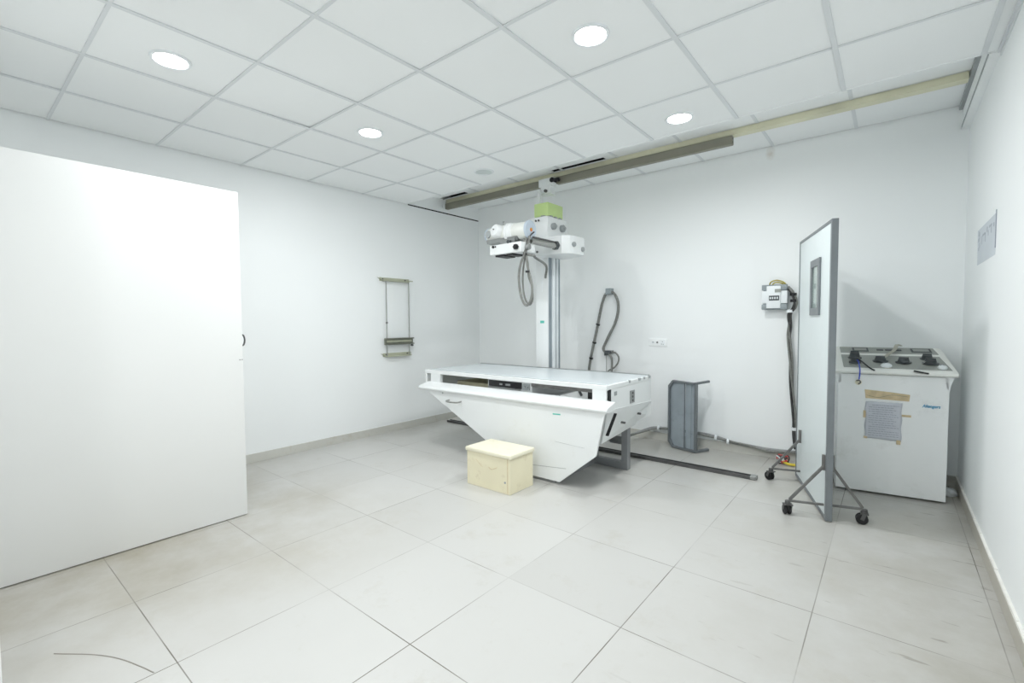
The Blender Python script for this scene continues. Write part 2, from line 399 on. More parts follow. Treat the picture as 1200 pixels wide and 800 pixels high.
# ------------------------------------------------------------------ overhead rail and floor rail
t = thing('ceiling_rail', 'long olive-grey steel rail hung under the beige ceiling beam', 'rail', (-2.7, 4.11, 2.67))
bm = new(); box(bm, -4.395, -2.905, 4.085, 4.135, 2.672, 2.742); box(bm, -2.72, -1.03, 4.085, 4.135, 2.672, 2.742); box(bm, -2.91, -2.71, 4.10, 4.135, 2.69, 2.742)
obj('rail_bar', bm, 'rail', t, bevel=.003)
bm = new(); box(bm, -1.03, -1.026, 4.087, 4.133, 2.674, 2.740); obj('end_plate', bm, 'rail', t)
for z in (2.692, 2.722):
    bm = new(); cyl(bm, (-1.0265, 4.11, z), (-1.0245, 4.11, z), .009, 14); obj('bolt_hole', bm, 'black', t)
for x in (-4.2, -3.3, -2.3, -1.4):
    bm = new(); box(bm, x - .02, x + .02, 4.118, 4.134, 2.742, 2.753); obj('hanger_clip', bm, 'rail', t)

t = thing('floor_rail', 'dark steel rail lying on the floor from under the table towards the screen', 'rail', (-2.6, 4.0, 0))
bm = new(); box(bm, -4.30, -.80, 3.985, 4.045, 0, .008); box(bm, -4.30, -.80, 3.985, 3.993, .008, .026); box(bm, -4.30, -.80, 4.037, 4.045, .008, .026); box(bm, -4.30, -.80, 4.010, 4.020, .008, .020)
obj('rail_bar', bm, 'dsteel', t)
bm = new(); box(bm, -.835, -.79, 3.982, 4.048, .004, .030); obj('end_stop', bm, 'steel', t, bevel=.003)

# ------------------------------------------------------------------ x-ray tube stand
t = thing('x_ray_tube_stand', 'white x-ray column with lime green cap and horizontal tube head over the table', 'x-ray machine', (-2.83, 4.09, 0))
CX0, CX1, CY0, CY1 = -2.885, -2.735, 3.95, 4.17
bm = new(); box(bm, CX0 - .06, CX1 + .08, 3.93, 4.20, .03, .08); obj('column_base', bm, 'legsteel', t, bevel=.004)
bm = new(); rbox(bm, CX0, CX1, CY0, CY1, .08, 2.33, .006, 2); col = obj('column', bm, 'white', t, smooth=True)
for y0, y1, dx, m_ in ((3.965, 4.015, .004, 'trackdark'), (4.018, 4.068, .016, 'track'), (4.07, 4.09, .006, 'trackdark'), (4.092, 4.122, .016, 'track'), (4.126, 4.168, .006, 'trackdark')):
    bm = new(); box(bm, CX1 - .002, CX1 + dx, y0, y1, .09, 2.02); 
    if dx > .01: box(bm, CX1 + dx - .001, CX1 + dx + .004, y0 + .012, y0 + .018, .09, 2.02)
    obj('guide_track', bm, m_, col)
bm = new(); box(bm, CX0 + .055, CX0 + .105, CY0 - .002, CY0 + .002, 1.235, 1.262); obj('badge', bm, 'teal', col)
bm = new(); box(bm, CX0 + .075, CX0 + .082, CY0 - .002, CY0 + .001, 1.56, 1.92); obj('cable_clip', bm, 'pwhite', col)
# column head: trolley on the rail, thin stay, green cap
bm = new(); rbox(bm, -2.905, -2.72, 4.03, 4.10, 2.655, 2.735, .006, 2); rbox(bm, -2.87, -2.76, 4.02, 4.12, 2.58, 2.66, .006, 2); box(bm, -2.90, -2.75, 4.04, 4.12, 2.57, 2.60)
tr = obj('rail_trolley', bm, 'white', t, smooth=True)
bm = new(); cyl(bm, (-2.735, 4.02, 2.705), (-2.735, 4.09, 2.705), .026, 20, bev=.004); cyl(bm, (-2.71, 4.05, 2.705), (-2.66, 4.05, 2.70), .018, 16)
obj('roller', bm, 'black', tr, smooth=True)
bm = new(); cyl(bm, (-2.80, 4.00, 2.60), (-2.80, 4.03, 2.60), .016, 16); obj('bolt', bm, 'dsteel', tr, smooth=True)
bm = new(); box(bm, -2.885, -2.855, 3.98, 4.01, 2.33, 2.60); obj('stay', bm, 'white', t, bevel=.002)
bm = new(); box(bm, CX0 + .02, CX1 + .0, CY0 + .02, CY1 - .02, 2.33, 2.445); obj('column_head', bm, 'white', t)
bm = new(); rbox(bm, -2.868, -2.695, 3.90, 4.175, 2.318, 2.452, .008, 2); obj('green_cap', bm, 'green', t, smooth=True)
for x, y in ((-2.75, 3.897), (-2.70, 3.95), (-2.70, 4.03), (-2.70, 4.11)):
    bm = new(); box(bm, x - .02, x + .02, y - .018, y + .018, 2.27, 2.32); obj('cap_bracket', bm, 'angle', t)
# carriage
bm = new(); rbox(bm, -2.915, -2.66, 3.84, 4.20, 2.06, 2.30, .008, 2); cu = obj('upper_carriage', bm, 'white', t, smooth=True)
bm = new(); prism(bm, [(-2.83, 3.80, 1.905), (-2.47, 3.80, 1.905), (-2.41, 3.85, 1.905), (-2.395, 3.90, 1.905), (-2.395, 4.10, 1.905), (-2.60, 4.20, 1.905), (-2.83, 4.20, 1.905)], (0, 0, .175))
cl = obj('lower_carriage', bm, 'white', t, bevel=.006)
for (x, y, z, r) in ((-2.62, 3.93, 2.205, .032), (-2.62, 4.09, 2.205, .036)):
    bm = new(); lathe(bm, (x - .04, y, z), (1, 0, 0), [(0, r), (.03, r), (.036, r * .8), (.036, r * .45), (.05, r * .4)], 24); obj('carriage_knob', bm, 'angle', cu, smooth=True)
for (x, y, z, dr) in ((-2.398, 3.90, 1.995, (1, -.15, 0)), (-2.397, 4.06, 1.965, (1, 0, 0))):
    bm = new(); lathe(bm, (x, y, z), dr, [(0, .024), (.018, .022), (.022, .016)], 20); obj('carriage_knob', bm, 'angle', cl, smooth=True)
for z in (1.945,):
    for x in (-2.80, -2.755):
        bm = new(); cyl(bm, (x, 3.801, z), (x, 3.790, z), .011, 14); obj('bolt', bm, 'dsteel', cl, smooth=True)
for x in (-2.80, -2.765):
    bm = new(); cyl(bm, (x, 3.842, 2.265), (x, 3.832, 2.265), .010, 14); obj('bolt', bm, 'dsteel', cu, smooth=True)
# arm
bm = new(); cyl(bm, (-2.53, 3.38, 1.980), (-2.53, 3.80, 1.980), .030, 28)
arm = obj('telescopic_arm', bm, 'chrome', t, smooth=True)
bm = new(); bar(bm, (-2.525, 3.40, 2.012), (-2.525, 3.79, 2.012), .026, .014); obj('arm_reflection_bar', bm, 'dsteel', arm)  # dark bar paints the dark reflection along the chrome arm's top
bm = new(); lathe(bm, (-2.53, 3.765, 1.985), (0, 1, 0), [(0, .042), (.04, .045)], 6); obj('arm_collar', bm, 'knob', arm)
# tube housing
TY, TZ = 3.38, 2.075
bm = new()
lathe(bm, (-3.015, TY, TZ), (1, 0, 0), [(0, .050), (.008, .066), (.03, .068), (.13, .070), (.14, .078), (.30, .078), (.46, .078), (.475, .072)], 40)
hs = obj('tube_housing', bm, 'tube', t, smooth=True)
bm = new(); lathe(bm, (-2.545, TY, TZ), (1, 0, 0), [(0, .070), (.004, .084), (.018, .086), (.024, .080), (.026, .0)], 40); ec = obj('end_cap', bm, 'cap', hs, smooth=True)
bm = new(); cyl(bm, (-2.522, TY, TZ), (-2.515, TY, TZ), .016, 20); obj('warning_dot', bm, 'orange', ec)
bm = new(); cyl(bm, (-2.522, TY, TZ + .006), (-2.513, TY, TZ + .006), .007, 14); obj('dot_centre', bm, 'yellow', ec)
bm = new(); lathe(bm, (-3.025, TY, TZ), (1, 0, 0), [(0, .058), (.004, .070), (.016, .072), (.02, .068)], 40); obj('end_ring', bm, 'cap', hs, smooth=True)
bm = new(); lathe(bm, (-2.775, TY, TZ), (1, 0, 0), [(0, .080), (.003, .091), (.028, .091), (.034, .084), (.075, .084), (.08, .078)], 40); box(bm, -2.775, -2.70, TY - .03, TY + .03, TZ - .13, TZ - .07); obj('clamp_ring', bm, 'white', hs, smooth=True)
bm = new(); lathe(bm, (-2.855, TY - .02, TZ + .005), (-.15, -1, .25), [(0, .066), (.075, .062), (.09, .05), (.093, .0)], 32); dm = obj('cable_socket', bm, 'white', hs, smooth=True)
bm = new(); cyl(bm, (-2.869, TY - .107, TZ + .030), (-2.870, TY - .117, TZ + .0325), .006, 12); obj('socket_hole', bm, 'black', dm)
bm = new(); lathe(bm, (-2.975, TY - .03, TZ), (0, -1, .1), [(0, .036), (.045, .034), (.05, .025)], 24); obj('side_port', bm, 'angle', hs, smooth=True)
bm = new(); cyl(bm, (-2.84, TY, TZ + .07), (-2.84, TY, TZ + .115), .004, 10); cyl(bm, (-2.85, TY, TZ + .112), (-2.83, TY, TZ + .112), .004, 10); obj('lifting_eye', bm, 'steel', hs)
bm = new(); prism(bm, [(-3.00, TY - .07, TZ - .05), (-3.00, TY + .07, TZ - .05), (-3.00, TY + .05, TZ - .085), (-3.00, TY - .055, TZ - .085)], (.37, 0, 0)); obj('mounting_cradle', bm, 'steel', hs)
# collimator
T = Matrix.Translation((-2.725, 3.37, 1.915)) @ Matrix.Rotation(math.radians(-4), 4, 'Z')
bm = new(); rbox(bm, -.205, .190, -.10, .10, -.045, .048, .012, 3, T=T); co = obj('collimator', bm, 'white', t, smooth=True)
bm = new(); box(bm, -.10, .08, -.06, .06, .045, .095, T=T); obj('collimator_neck', bm, 'steel', co)
bm = new()
for k in range(6):
    a = k * PI / 3; p = T @ Vector((.140 + .016 * math.cos(a), -.102, .0 + .014 * math.sin(a))); q = T @ Vector((.140 + .016 * math.cos(a), -.122, .0 + .014 * math.sin(a))); cyl(bm, p, q, .011, 12)
cyl(bm, T @ Vector((.140, -.10, 0)), T @ Vector((.140, -.126, 0)), .017, 18); obj('collimator_knob', bm, 'black', co)
bm = new(); cyl(bm, T @ Vector((-.15, -.10, .03)), T @ Vector((-.15, -.112, .03)), .012, 14); cyl(bm, T @ Vector((-.122, -.10, .03)), T @ Vector((-.122, -.108, .03)), .007, 14); obj('switch', bm, 'black', co)
bm = new(); box(bm, -.14, -.03, -.085, .07, -.062, -.046, T=T); box(bm, 0.0, .075, -.085, .07, -.060, -.046, T=T); obj('beam_limiter_plate', bm, 'black', co)
bm = new(); lathe(bm, T @ Vector((.20, -.03, .0)), (1, 0, 0), [(0, .026), (.03, .026), (.032, .018)], 22); obj('side_knob', bm, 'steel', co, smooth=True)
bm = new(); lathe(bm, (-2.70, 3.30, 1.975), (0, -1, 0), [(0, .018), (.03, .016)], 16); obj('lock_knob', bm, 'knob', hs, smooth=True)
# cables hanging from the tube head
cb = []
def hang(pts, r, m_='cable'):
    pts = [(x + (.065 if z < 1.99 else .045), y, z) if y < 3.45 else (x, y, z) for x, y, z in pts]
    bm = new(); tube(bm, pts, r, 10); return obj('tube_cable', bm, m_, t, smooth=True)
hang([(-2.60, 3.33, 1.99), (-2.62, 3.31, 1.92), (-2.61, 3.31, 1.85), (-2.645, 3.32, 1.80), (-2.685, 3.33, 1.70), (-2.69, 3.34, 1.58), (-2.67, 3.35, 1.46), (-2.63, 3.36, 1.40), (-2.585, 3.36, 1.43), (-2.56, 3.36, 1.52), (-2.575, 3.36, 1.63), (-2.60, 3.35, 1.74), (-2.60, 3.33, 1.84)], .011)
hang([(-2.59, 3.35, 2.0), (-2.605, 3.34, 1.90), (-2.63, 3.34, 1.80), (-2.665, 3.36, 1.68), (-2.67, 3.37, 1.55), (-2.65, 3.38, 1.45), (-2.605, 3.38, 1.405), (-2.57, 3.38, 1.45), (-2.57, 3.37, 1.56), (-2.60, 3.36, 1.66), (-2.60, 3.35, 1.78), (-2.615, 3.34, 1.86)], .008)
hang([(-2.55, 3.34, 2.01), (-2.59, 3.33, 1.93), (-2.61, 3.33, 1.86), (-2.57, 3.40, 1.845), (-2.56, 3.5, 1.84), (-2.65, 3.80, 1.80), (-2.75, 3.93, 1.70)], .012)
hang([(-2.545, 3.40, 2.055), (-2.555, 3.37, 2.03), (-2.575, 3.33, 1.985), (-2.62, 3.32, 1.88)], .006, 'dcable')
for p in ((-2.60, 3.345, 1.70), (-2.615, 3.33, 1.855)):
    bm = new(); cyl(bm, (p[0] + .065, p[1], p[2] - .008), (p[0] + .065, p[1], p[2] + .008), .02, 14); obj('cable_tie', bm, 'black', t)

# ------------------------------------------------------------------ x-ray table
t = thing('x_ray_table', 'long white x-ray examination table with tapering front panel and open cassette slot', 'x-ray table', (-2.5, 3.4, 0))
bm = new(); box(bm, -3.60, -1.595, 3.05, 3.865, .748, .781); tt = obj('tabletop_frame', bm, 'whiteb', t, bevel=.003)
bm = new(); box(bm, -3.575, -1.62, 3.10, 3.845, .779, .785); obj('tabletop', bm, 'table_top', tt, bevel=.002)
bm = new(); box(bm, -3.57, -1.62, 3.08, 3.085, .7805, .7835); obj('edge_groove', bm, 'angle', tt)
bm = new(); box(bm, -3.585, -1.61, 3.845, 3.862, .780, .791); obj('accessory_rail', bm, 'steel', tt)
for x in (-1.60,):
    for y, s in ((3.42, .012), (3.60, .02), (3.70, .012), (3.80, .018)):
        bm = new(); box(bm, x, x + .010, y, y + s * 2, .765, .785); obj('end_latch', bm, 'angle', tt)
# posts on the slot
for x0, x1 in ((-3.598, -3.575), (-3.52, -3.385), (-1.715, -1.60)):
    bm = new(); box(bm, x0, x1, 3.052, 3.09 if x0 > -3.59 else 3.85, .60, .748); obj('slot_post', bm, 'whiteb', t, bevel=.002)
bm = new(); box(bm, -3.598, -1.60, 3.835, 3.86, .722, .748); obj('back_fascia', bm, 'whiteb', t)
# right end box with notch behind the post, meter and plates
bm = new(); box(bm, -1.612, -1.596, 3.13, 3.86, .565, .748); e1 = obj('end_panel', bm, 'whiteb', t, bevel=.002)
bm = new(); box(bm, -1.66, -1.60, 3.07, 3.13, .64, .745); obj('dark_slot', bm, 'black', e1)
bm = new(); box(bm, -1.597, -1.590, 3.44, 3.52, .60, .70); mt_ = obj('connector_plate', bm, 'steel', e1)
bm = new()
for z in (.62, .65, .68): cyl(bm, (-1.591, 3.48, z), (-1.586, 3.48, z), .009, 12)
obj('connector', bm, 'dsteel', e1)
bm = new(); box(bm, -1.597, -1.594, 3.17, 3.215, .695, .725); obj('rating_plate', bm, 'angle', e1)
# lower end panel, leaning in towards the floor
bm = new(); prism(bm, [(-1.592, 3.06, .600), (-1.592, 3.87, .566), (-1.60, 3.87, .44), (-1.67, 3.68, .37), (-1.69, 3.40, .36), (-1.64, 3.06, .345)], (-.015, 0, 0))
e2 = obj('lower_end_panel', bm, 'whiteb', t, bevel=.002)
for y, z in ((3.33, .465), (3.62, .49)):
    bm = new(); cyl(bm, (-1.66, y, z), (-1.582, y, z), .009, 12); obj('screw', bm, 'dsteel', e2)
bm = new(); prism(bm, [(-1.528, 3.035, .590), (-1.505, 3.035, .590), (-1.570, 3.035, .42), (-1.595, 3.035, .42)], (-.01, .02, 0)); obj('dark_gap', bm, 'black', e2)
# front panel
fp = [(-3.49, 2.95, .612), (-1.545, 2.95, .612), (-1.560, 2.95, .59), (-1.628, 2.95, .28), (-1.94, 2.95, .026), (-2.26, 2.95, .026), (-2.73, 2.95, .246)]
bm = new(); prism(bm, fp, (0, .018, 0)); f_ = obj('front_panel', bm, 'whiteb', t, bevel=.003)
bm = new(); bar(bm, (-2.35, 2.9495, .098), (-1.88, 2.9495, .142), .002, .003); obj('panel_seam', bm, 'angle', f_)
bm = new(); bar(bm, (-1.98, 2.9495, .335), (-1.72, 2.9495, .325), .001, .0015); obj('panel_scratch', bm, 'angle', f_)
bm = new(); bar(bm, (-2.00, 2.9495, .545), (-1.93, 2.9495, .548), .002, .010); obj('maker_badge', bm, 'teal', f_)
bm = new(); tube(bm, [(-3.145, 2.948, .535), (-3.15, 2.915, .533), (-3.125, 2.895, .531), (-3.07, 2.888, .531), (-3.015, 2.895, .532), (-2.99, 2.915, .534), (-2.995, 2.948, .536)], .007, 12)
obj('pull_handle', bm, 'chrome', f_, smooth=True)
bm = new(); cyl(bm, (-3.235, 2.95, .592), (-3.235, 2.945, .592), .007, 10); obj('screw', bm, 'angle', f_)
# bumper ledge above it
bm = new(); prism(bm, [(-3.56, 3.06, .672), (-3.56, 2.94, .640), (-3.56, 2.925, .624), (-3.56, 2.930, .606), (-3.56, 2.97, .600), (-3.56, 3.06, .600)], (2.03, 0, 0))
obj('bumper_ledge', bm, 'whiteb', t, bevel=.006)
# sloped left hull side and shelf inside
bm = new(); prism(bm, [(-3.49, 2.968, .61), (-3.49, 3.84, .61), (-2.73, 3.84, .246), (-2.73, 2.968, .246)], (.012, 0, .008)); prism(bm, [(-2.73, 2.968, .246), (-2.73, 3.84, .246), (-2.26, 3.84, .026), (-2.26, 2.968, .026)], (.012, 0, .008))
obj('hull_side', bm, 'whiteb', t)
bm = new(); box(bm, -3.54, -2.30, 3.05, 3.84, .590, .605); obj('inner_shelf', bm, 'white', t)
# bucky mechanism in the slot
bm = new(); box(bm, -3.40, -2.82, 3.30, 3.80, .60, .66); obj('film_tray', bm, 'cream', t, bevel=.004)
bm = new(); prism(bm, [(-3.37, 3.14, .73), (-2.82, 3.20, .73), (-2.82, 3.80, .73), (-3.37, 3.80, .73)], (0, 0, .012)); obj('tray_cover', bm, 'olive', t)
bm = new(); box(bm, -2.80, -2.31, 3.10, 3.75, .605, .742); bk = obj('cassette_box', bm, 'white', t, bevel=.003)
bm = new(); box(bm, -2.785, -2.415, 3.092, 3.10, .682, .735); obj('cassette_opening', bm, 'black', bk)
for x0, x1 in ((-2.655, -2.625), (-2.585, -2.535)):
    bm = new(); box(bm, x0, x1, 3.086, 3.094, .700, .715); obj('tray_clip', bm, 'legsteel', bk)
bm = new(); box(bm, -2.78, -2.42, 3.075, 3.092, .672, .680); obj('guide_bar', bm, 'steel', bk)
bm = new(); box(bm, -2.40, -2.33, 3.088, 3.10, .68, .73); cyl(bm, (-2.38, 3.088, .705), (-2.38, 3.078, .705), .01, 12); cyl(bm, (-2.35, 3.088, .705), (-2.35, 3.078, .705), .01, 12); obj('switch_plate', bm, 'angle', bk)
bm = new(); box(bm, -2.31, -1.73, 3.09, 3.78, .715, .745); obj('top_channel', bm, 'footsteel', t)
bm = new(); box(bm, -1.78, -1.72, 3.10, 3.13, .66, .745); obj('channel_end', bm, 'black', t)
bm = new(); cyl(bm, (-2.1, 3.55, .60), (-2.14, 3.5, .72), .012, 12); obj('lever', bm, 'legsteel', t)
# steel under-frame and pedestal
bm = new(); box(bm, -2.03, -1.99, 3.60, 3.66, .0, .58); box(bm, -1.745, -1.690, 3.60, 3.66, 0, .58); box(bm, -1.99, -1.745, 3.605, 3.655, .0, .065)
box(bm, -1.99, -1.745, 3.605, 3.655, .53, .58); obj('support_frame', bm, 'legsteel', t, bevel=.003)
bm = new(); box(bm, -3.06, -3.0, 3.60, 3.66, .40, .59); box(bm, -2.40, -2.00, 2.972, 3.66, .0, .045); box(bm, -2.30, -2.05, 3.10, 3.60, .045, .40); box(bm, -3.06, -2.05, 3.60, 3.655, .36, .40); obj('pedestal', bm, 'legsteel', t)
bm = new(); box(bm, -1.93, -1.80, 3.75, 3.84, .17, .24); box(bm, -1.93, -1.90, 3.75, 3.84, .24, .59); obj('cable_bracket', bm, 'steel', t)

# ------------------------------------------------------------------ step stool
t = thing('step_stool', 'low cream painted metal step box standing before the x-ray table', 'step stool', (-2.32, 2.7, 0))
bm = new(); box(bm, -2.535, -2.105, 2.555, 2.835, 0, .262); bx_ = obj('stool_body', bm, 'cream', t, bevel=.004)
bm = new(); rbox(bm, -2.545, -2.095, 2.545, 2.845, .262, .292, .007, 3); obj('stool_top', bm, 'creamtop', t, smooth=True)
bm = new(); box(bm, -2.128, -2.124, 2.553, 2.556, .01, .262); obj('seam', bm, 'tape', bx_)
bm = new(); cyl(bm, (-2.15, 2.556, .085), (-2.15, 2.552, .085), .008, 12); obj('lock_hole', bm, 'angle', bx_)
bm = new(); tube(bm, [(-2.31, 2.554, .17), (-2.285, 2.554, .158), (-2.26, 2.554, .165), (-2.225, 2.554, .182)], .002, 6); obj('scratch_mark', bm, 'tape', bx_)
bm = new(); tube(bm, [(-2.44, 2.554, .21), (-2.39, 2.554, .17), (-2.37, 2.554, .16)], .0012, 6); obj('scratch_mark', bm, 'tape', bx_)

# ------------------------------------------------------------------ grey steel tray leaning by the back wall
t = thing('steel_cover', 'blue-grey folded steel cover stood upright against the back wall', 'metal cover', (-1.54, 4.47, 0))
def gp(u, w, dz=0): # u 0..1 along the face, w depth behind the face
    a = Vector((-1.70, 4.535)); b = Vector((-1.405, 4.455)); d_ = (b - a); nrm = Vector((-d_.y, d_.x)).normalized()
    p = a + d_ * u + nrm * w; return (p.x, p.y, dz)
def slab(bm, u0, u1, w0, w1, z0, z1):
    p = [gp(u0, w0, z0), gp(u1, w0, z0), gp(u1, w1, z0), gp(u0, w1, z0)]; prism(bm, p, (0, 0, z1 - z0))
bm = new()
for u0, u1, w in ((.03, .12, .030), (.12, .36, .024), (.36, .60, .014), (.60, .66, .026), (.66, .80, .020), (.80, .94, .026)): slab(bm, u0, u1, w, w + .006, .02, .655)
obj('cover_sheet', bm, 'greysteel', t)
bm = new()
o = [(0, .06), (.16, .005), (1, .005), (1, .665), (.16, .672), (0, .615)]
i_ = [(.05, .085), (.19, .025), (.94, .025), (.94, .648), (.19, .652), (.05, .595)]
for k in range(6):
    a, b_, c, d_ = o[k], o[(k + 1) % 6], i_[(k + 1) % 6], i_[k]
    pts = [gp(p[0], 0, p[1]) for p in (a, b_, c, d_)]
    off = Vector(gp(0, .035, 0)) - Vector(gp(0, 0, 0)); prism(bm, pts, off)
obj('cover_rim', bm, 'frame', t, bevel=.001)
bm = new()
for z in (.005, .650):
    bm = new(); prism(bm, [gp(.92, .0, z), gp(1.0, 0, z), gp(1.12, .17, z + (.012 if z > .1 else 0)), gp(1.02, .19, z + (.012 if z > .1 else 0))], (0, 0, .020)); obj('mounting_lug', bm, 'frame', t)
bm = new(); slab(bm, .585, .597, .004, .022, .02, .655); obj('crease', bm, 'frame', t)

# ------------------------------------------------------------------ mobile lead screen
t = thing('mobile_screen', 'tall white radiation screen in dark steel frame with small window on castors', 'protective screen', (-.42, 3.86, 0))
N = Vector((-.273, 3.435)); Fp = Vector((-.555, 4.31)); dS = (Fp - N).normalized(); nS = Vector((dS.y, -dS.x)); LS = (Fp - N).length
def sp(s, w, z): p = N + dS * s + nS * w; return Vector((p.x, p.y, z))
def sbox(bm, s0, s1, w0, w1, z0, z1):
    prism(bm, [sp(s0, w0, z0), sp(s1, w0, z0), sp(s1, w1, z0), sp(s0, w1, z0)], (0, 0, z1 - z0))
HS = 1.865
bm = new()
ws0, ws1, wz0, wz1 = .29, .47, 1.33, 1.62
sbox(bm, .02, ws0, -.014, .014, .03, HS - .02); sbox(bm, ws1, LS - .02, -.014, .014, .03, HS - .02)
sbox(bm, ws0, ws1, -.014, .014, .03, wz0); sbox(bm, ws0, ws1, -.014, .014, wz1, HS - .02); obj('lead_panel', bm, 'screen', t)
bm = new(); sbox(bm, 0, .028, -.018, .018, .005, HS); sbox(bm, LS - .022, LS, -.018, .018, .005, HS); sbox(bm, .02, LS - .02, -.018, .018, HS - .02, HS); sbox(bm, .02, LS - .02, -.018, .018, .005, .03)
obj('panel_frame', bm, 'frame', t, bevel=.002)
bm = new()
for a, b_, c, d_ in ((ws0 - .038, ws0 + .004, wz0 - .045, wz1 + .045), (ws1 - .004, ws1 + .038, wz0 - .045, wz1 + .045), (ws0, ws1, wz0 - .045, wz0 + .004), (ws0, ws1, wz1 - .004, wz1 + .045)):
    sbox(bm, a, b_, -.026, -.0145, c, d_); sbox(bm, a, b_, .0145, .026, c, d_)
wf = obj('viewing_window_frame', bm, 'frame', t, bevel=.002)
bm = new(); sbox(bm, ws0 - .001, ws1 + .001, -.018, -.012, wz0 - .001, wz1 + .001); obj('lead_glass', bm, 'glass', wf)
def foot(s, castor_rot, wr=.195):
    bm = new(); bar(bm, sp(s, -.21, .092), sp(s, -.018, .092), .018, .012); bar(bm, sp(s, .018, .092), sp(s, wr - .005, .092), .018, .012)
    for sg in (-1, 1):
        bar(bm, sp(s, sg * .205 if sg < 0 else wr - .01, .10), sp(s, sg * .024, .335), .016, .016); bar(bm, sp(s, sg * .024, .31), sp(s, sg * .024, .41), .018, .010)
    ft = obj('foot', bm, 'footsteel', t, bevel=.0015)
    for w_, a in ((-.215, castor_rot), (wr, castor_rot + 1.2)):
        c_ = sp(s, w_, 0); ax = Vector((math.cos(a), math.sin(a), 0)); off = Vector((-ax.y, ax.x, 0)) * .012
        bm = new()
        for q in (-.013, .013): cyl(bm, Vector((c_.x, c_.y, .032)) + off + ax * (q - .007), Vector((c_.x, c_.y, .032)) + off + ax * (q + .007), .032, 24, bev=.004)
        wl = obj('castor_wheel', bm, 'black', ft, smooth=True)
        bm = new(); cyl(bm, (c_.x, c_.y, .066), (c_.x, c_.y, .092), .016, 16); bar(bm, Vector((c_.x, c_.y, .068)) - ax * .026, Vector((c_.x, c_.y, .068)) + ax * .026, .04, .006)
        for q in (-.024, .024): bar(bm, Vector((c_.x, c_.y, .07)) + ax * q, Vector((c_.x, c_.y, .03)) + off + ax * q, .004, .02)
        obj('castor_fork', bm, 'dsteel', ft)
foot(.045, .5); foot(.745, 1.0, .12)

# ------------------------------------------------------------------ control console
ROT = math.atan2(.085, .61)
t = thing('control_console', 'white x-ray control console with sloped knob panel in the right corner', 'control console', (0, 4.2, 0))
TC = Matrix.Translation((-.295, 4.165, 0)) @ Matrix.Rotation(ROT, 4, 'Z')
W = .615
def cv(x, y, z): return TC @ Vector((x, y, z))
bm = new()
prof = [(0, .014), (.40, .014), (.40, .90), (0.0, .86)]
prism(bm, [cv(0, a, b_) for a, b_ in prof], TC.to_3x3() @ Vector((W, 0, 0))); bd = obj('console_body', bm, 'console', t, bevel=.004)
bm = new(); prism(bm, [cv(-.02, .0, .865), cv(-.003, .0, .80), cv(.0, .0, .78), cv(.02, .0, .80), cv(.02, .0, .865)], TC.to_3x3() @ Vector((0, .38, 0))); obj('flared_cheek', bm, 'console', bd)
bm = new(); prism(bm, [cv(W + .025, .0, .865), cv(W + .006, .0, .81), cv(W, .0, .76), cv(W - .02, .0, .80), cv(W - .02, .0, .865)], TC.to_3x3() @ Vector((0, .38, 0))); obj('flared_cheek', bm, 'console', bd)
bm = new(); box(bm, .03, W - .03, .05, .38, 0, .015, T=TC); obj('plinth', bm, 'black', bd)
hp = [(-.03, .866), (-.037, .880), (-.028, .894), (.44, 1.035), (.46, 1.03), (.46, .866)]
bm = new(); prism(bm, [cv(-.035, a, b_) for a, b_ in hp], TC.to_3x3() @ Vector((W + .075, 0, 0))); hd = obj('console_hood', bm, 'consoletop', t, bevel=.008)
def top(u, v, h=0):  # u across, v along the slope 0..1
    y = -.01 + .45 * v; z = .8965 + (y + .02) * (.141 / .468) + h; return cv(u, y, z)
def tpoly(bm, pts, h0, h1): prism(bm, [top(u, v, h0) for u, v in pts], (top(0, 0, h1) - top(0, 0, h0)))
bm = new(); tpoly(bm, [(.035, .05), (W + .015, .05), (W - .005, .60), (.035, .60)], -.002, .002); obj('knob_panel', bm, 'panelgrey', hd)
bm = new(); tpoly(bm, [(.035, .70), (W - .0, .70), (W - .01, .97), (.035, .97)], -.002, .003); obj('meter_panel', bm, 'panelgrey', hd)
for u0, u1 in ((.115, .215), (.47, .585)):
    bm = new(); tpoly(bm, [(u0, .76), (u1, .76), (u1, .93), (u0, .93)], .002, .006); mf = obj('meter_frame', bm, 'knob', hd)
    bm = new(); tpoly(bm, [(u0 + .012, .795), (u1 - .012, .795), (u1 - .012, .895), (u0 + .012, .895)], .005, .0075); obj('meter_window', bm, 'panelgrey', mf)
for u0, u1 in ((.266, .306), (.318, .415)):
    bm = new(); tpoly(bm, [(u0, .82), (u1, .82), (u1, .87), (u0, .87)], .002, .006); obj('push_button', bm, 'knob', hd)
nrm = Vector((0, 0, 1))
def knob(u, v, h=.045, r=.032):
    bm = new(); p = top(u, v, 0); lathe(bm, p, (0, -.15, 1), [(0, r * 1.35), (.006, r * 1.35), (.008, r), (h * .85, r * .9), (h, r * .8)], 26)
    bar(bm, p + Vector((-r * .8, -.006, h + .004)), p + Vector((r * .8, -.006, h + .004)), .014, .012); obj('selector_knob', bm, 'knob', hd, smooth=True)
knob(.115, .46); knob(.110, .26, .03, .028); knob(.262, .34, .03, .034); knob(.393, .32, .03, .034); knob(.535, .50, .03, .030); knob(.538, .30, .03, .034)
bm = new(); tpoly(bm, [(.27, .05), (.31, .05), (.31, .09), (.27, .09)], -.002, .002); obj('hood_wear_mark', bm, 'tape', hd)
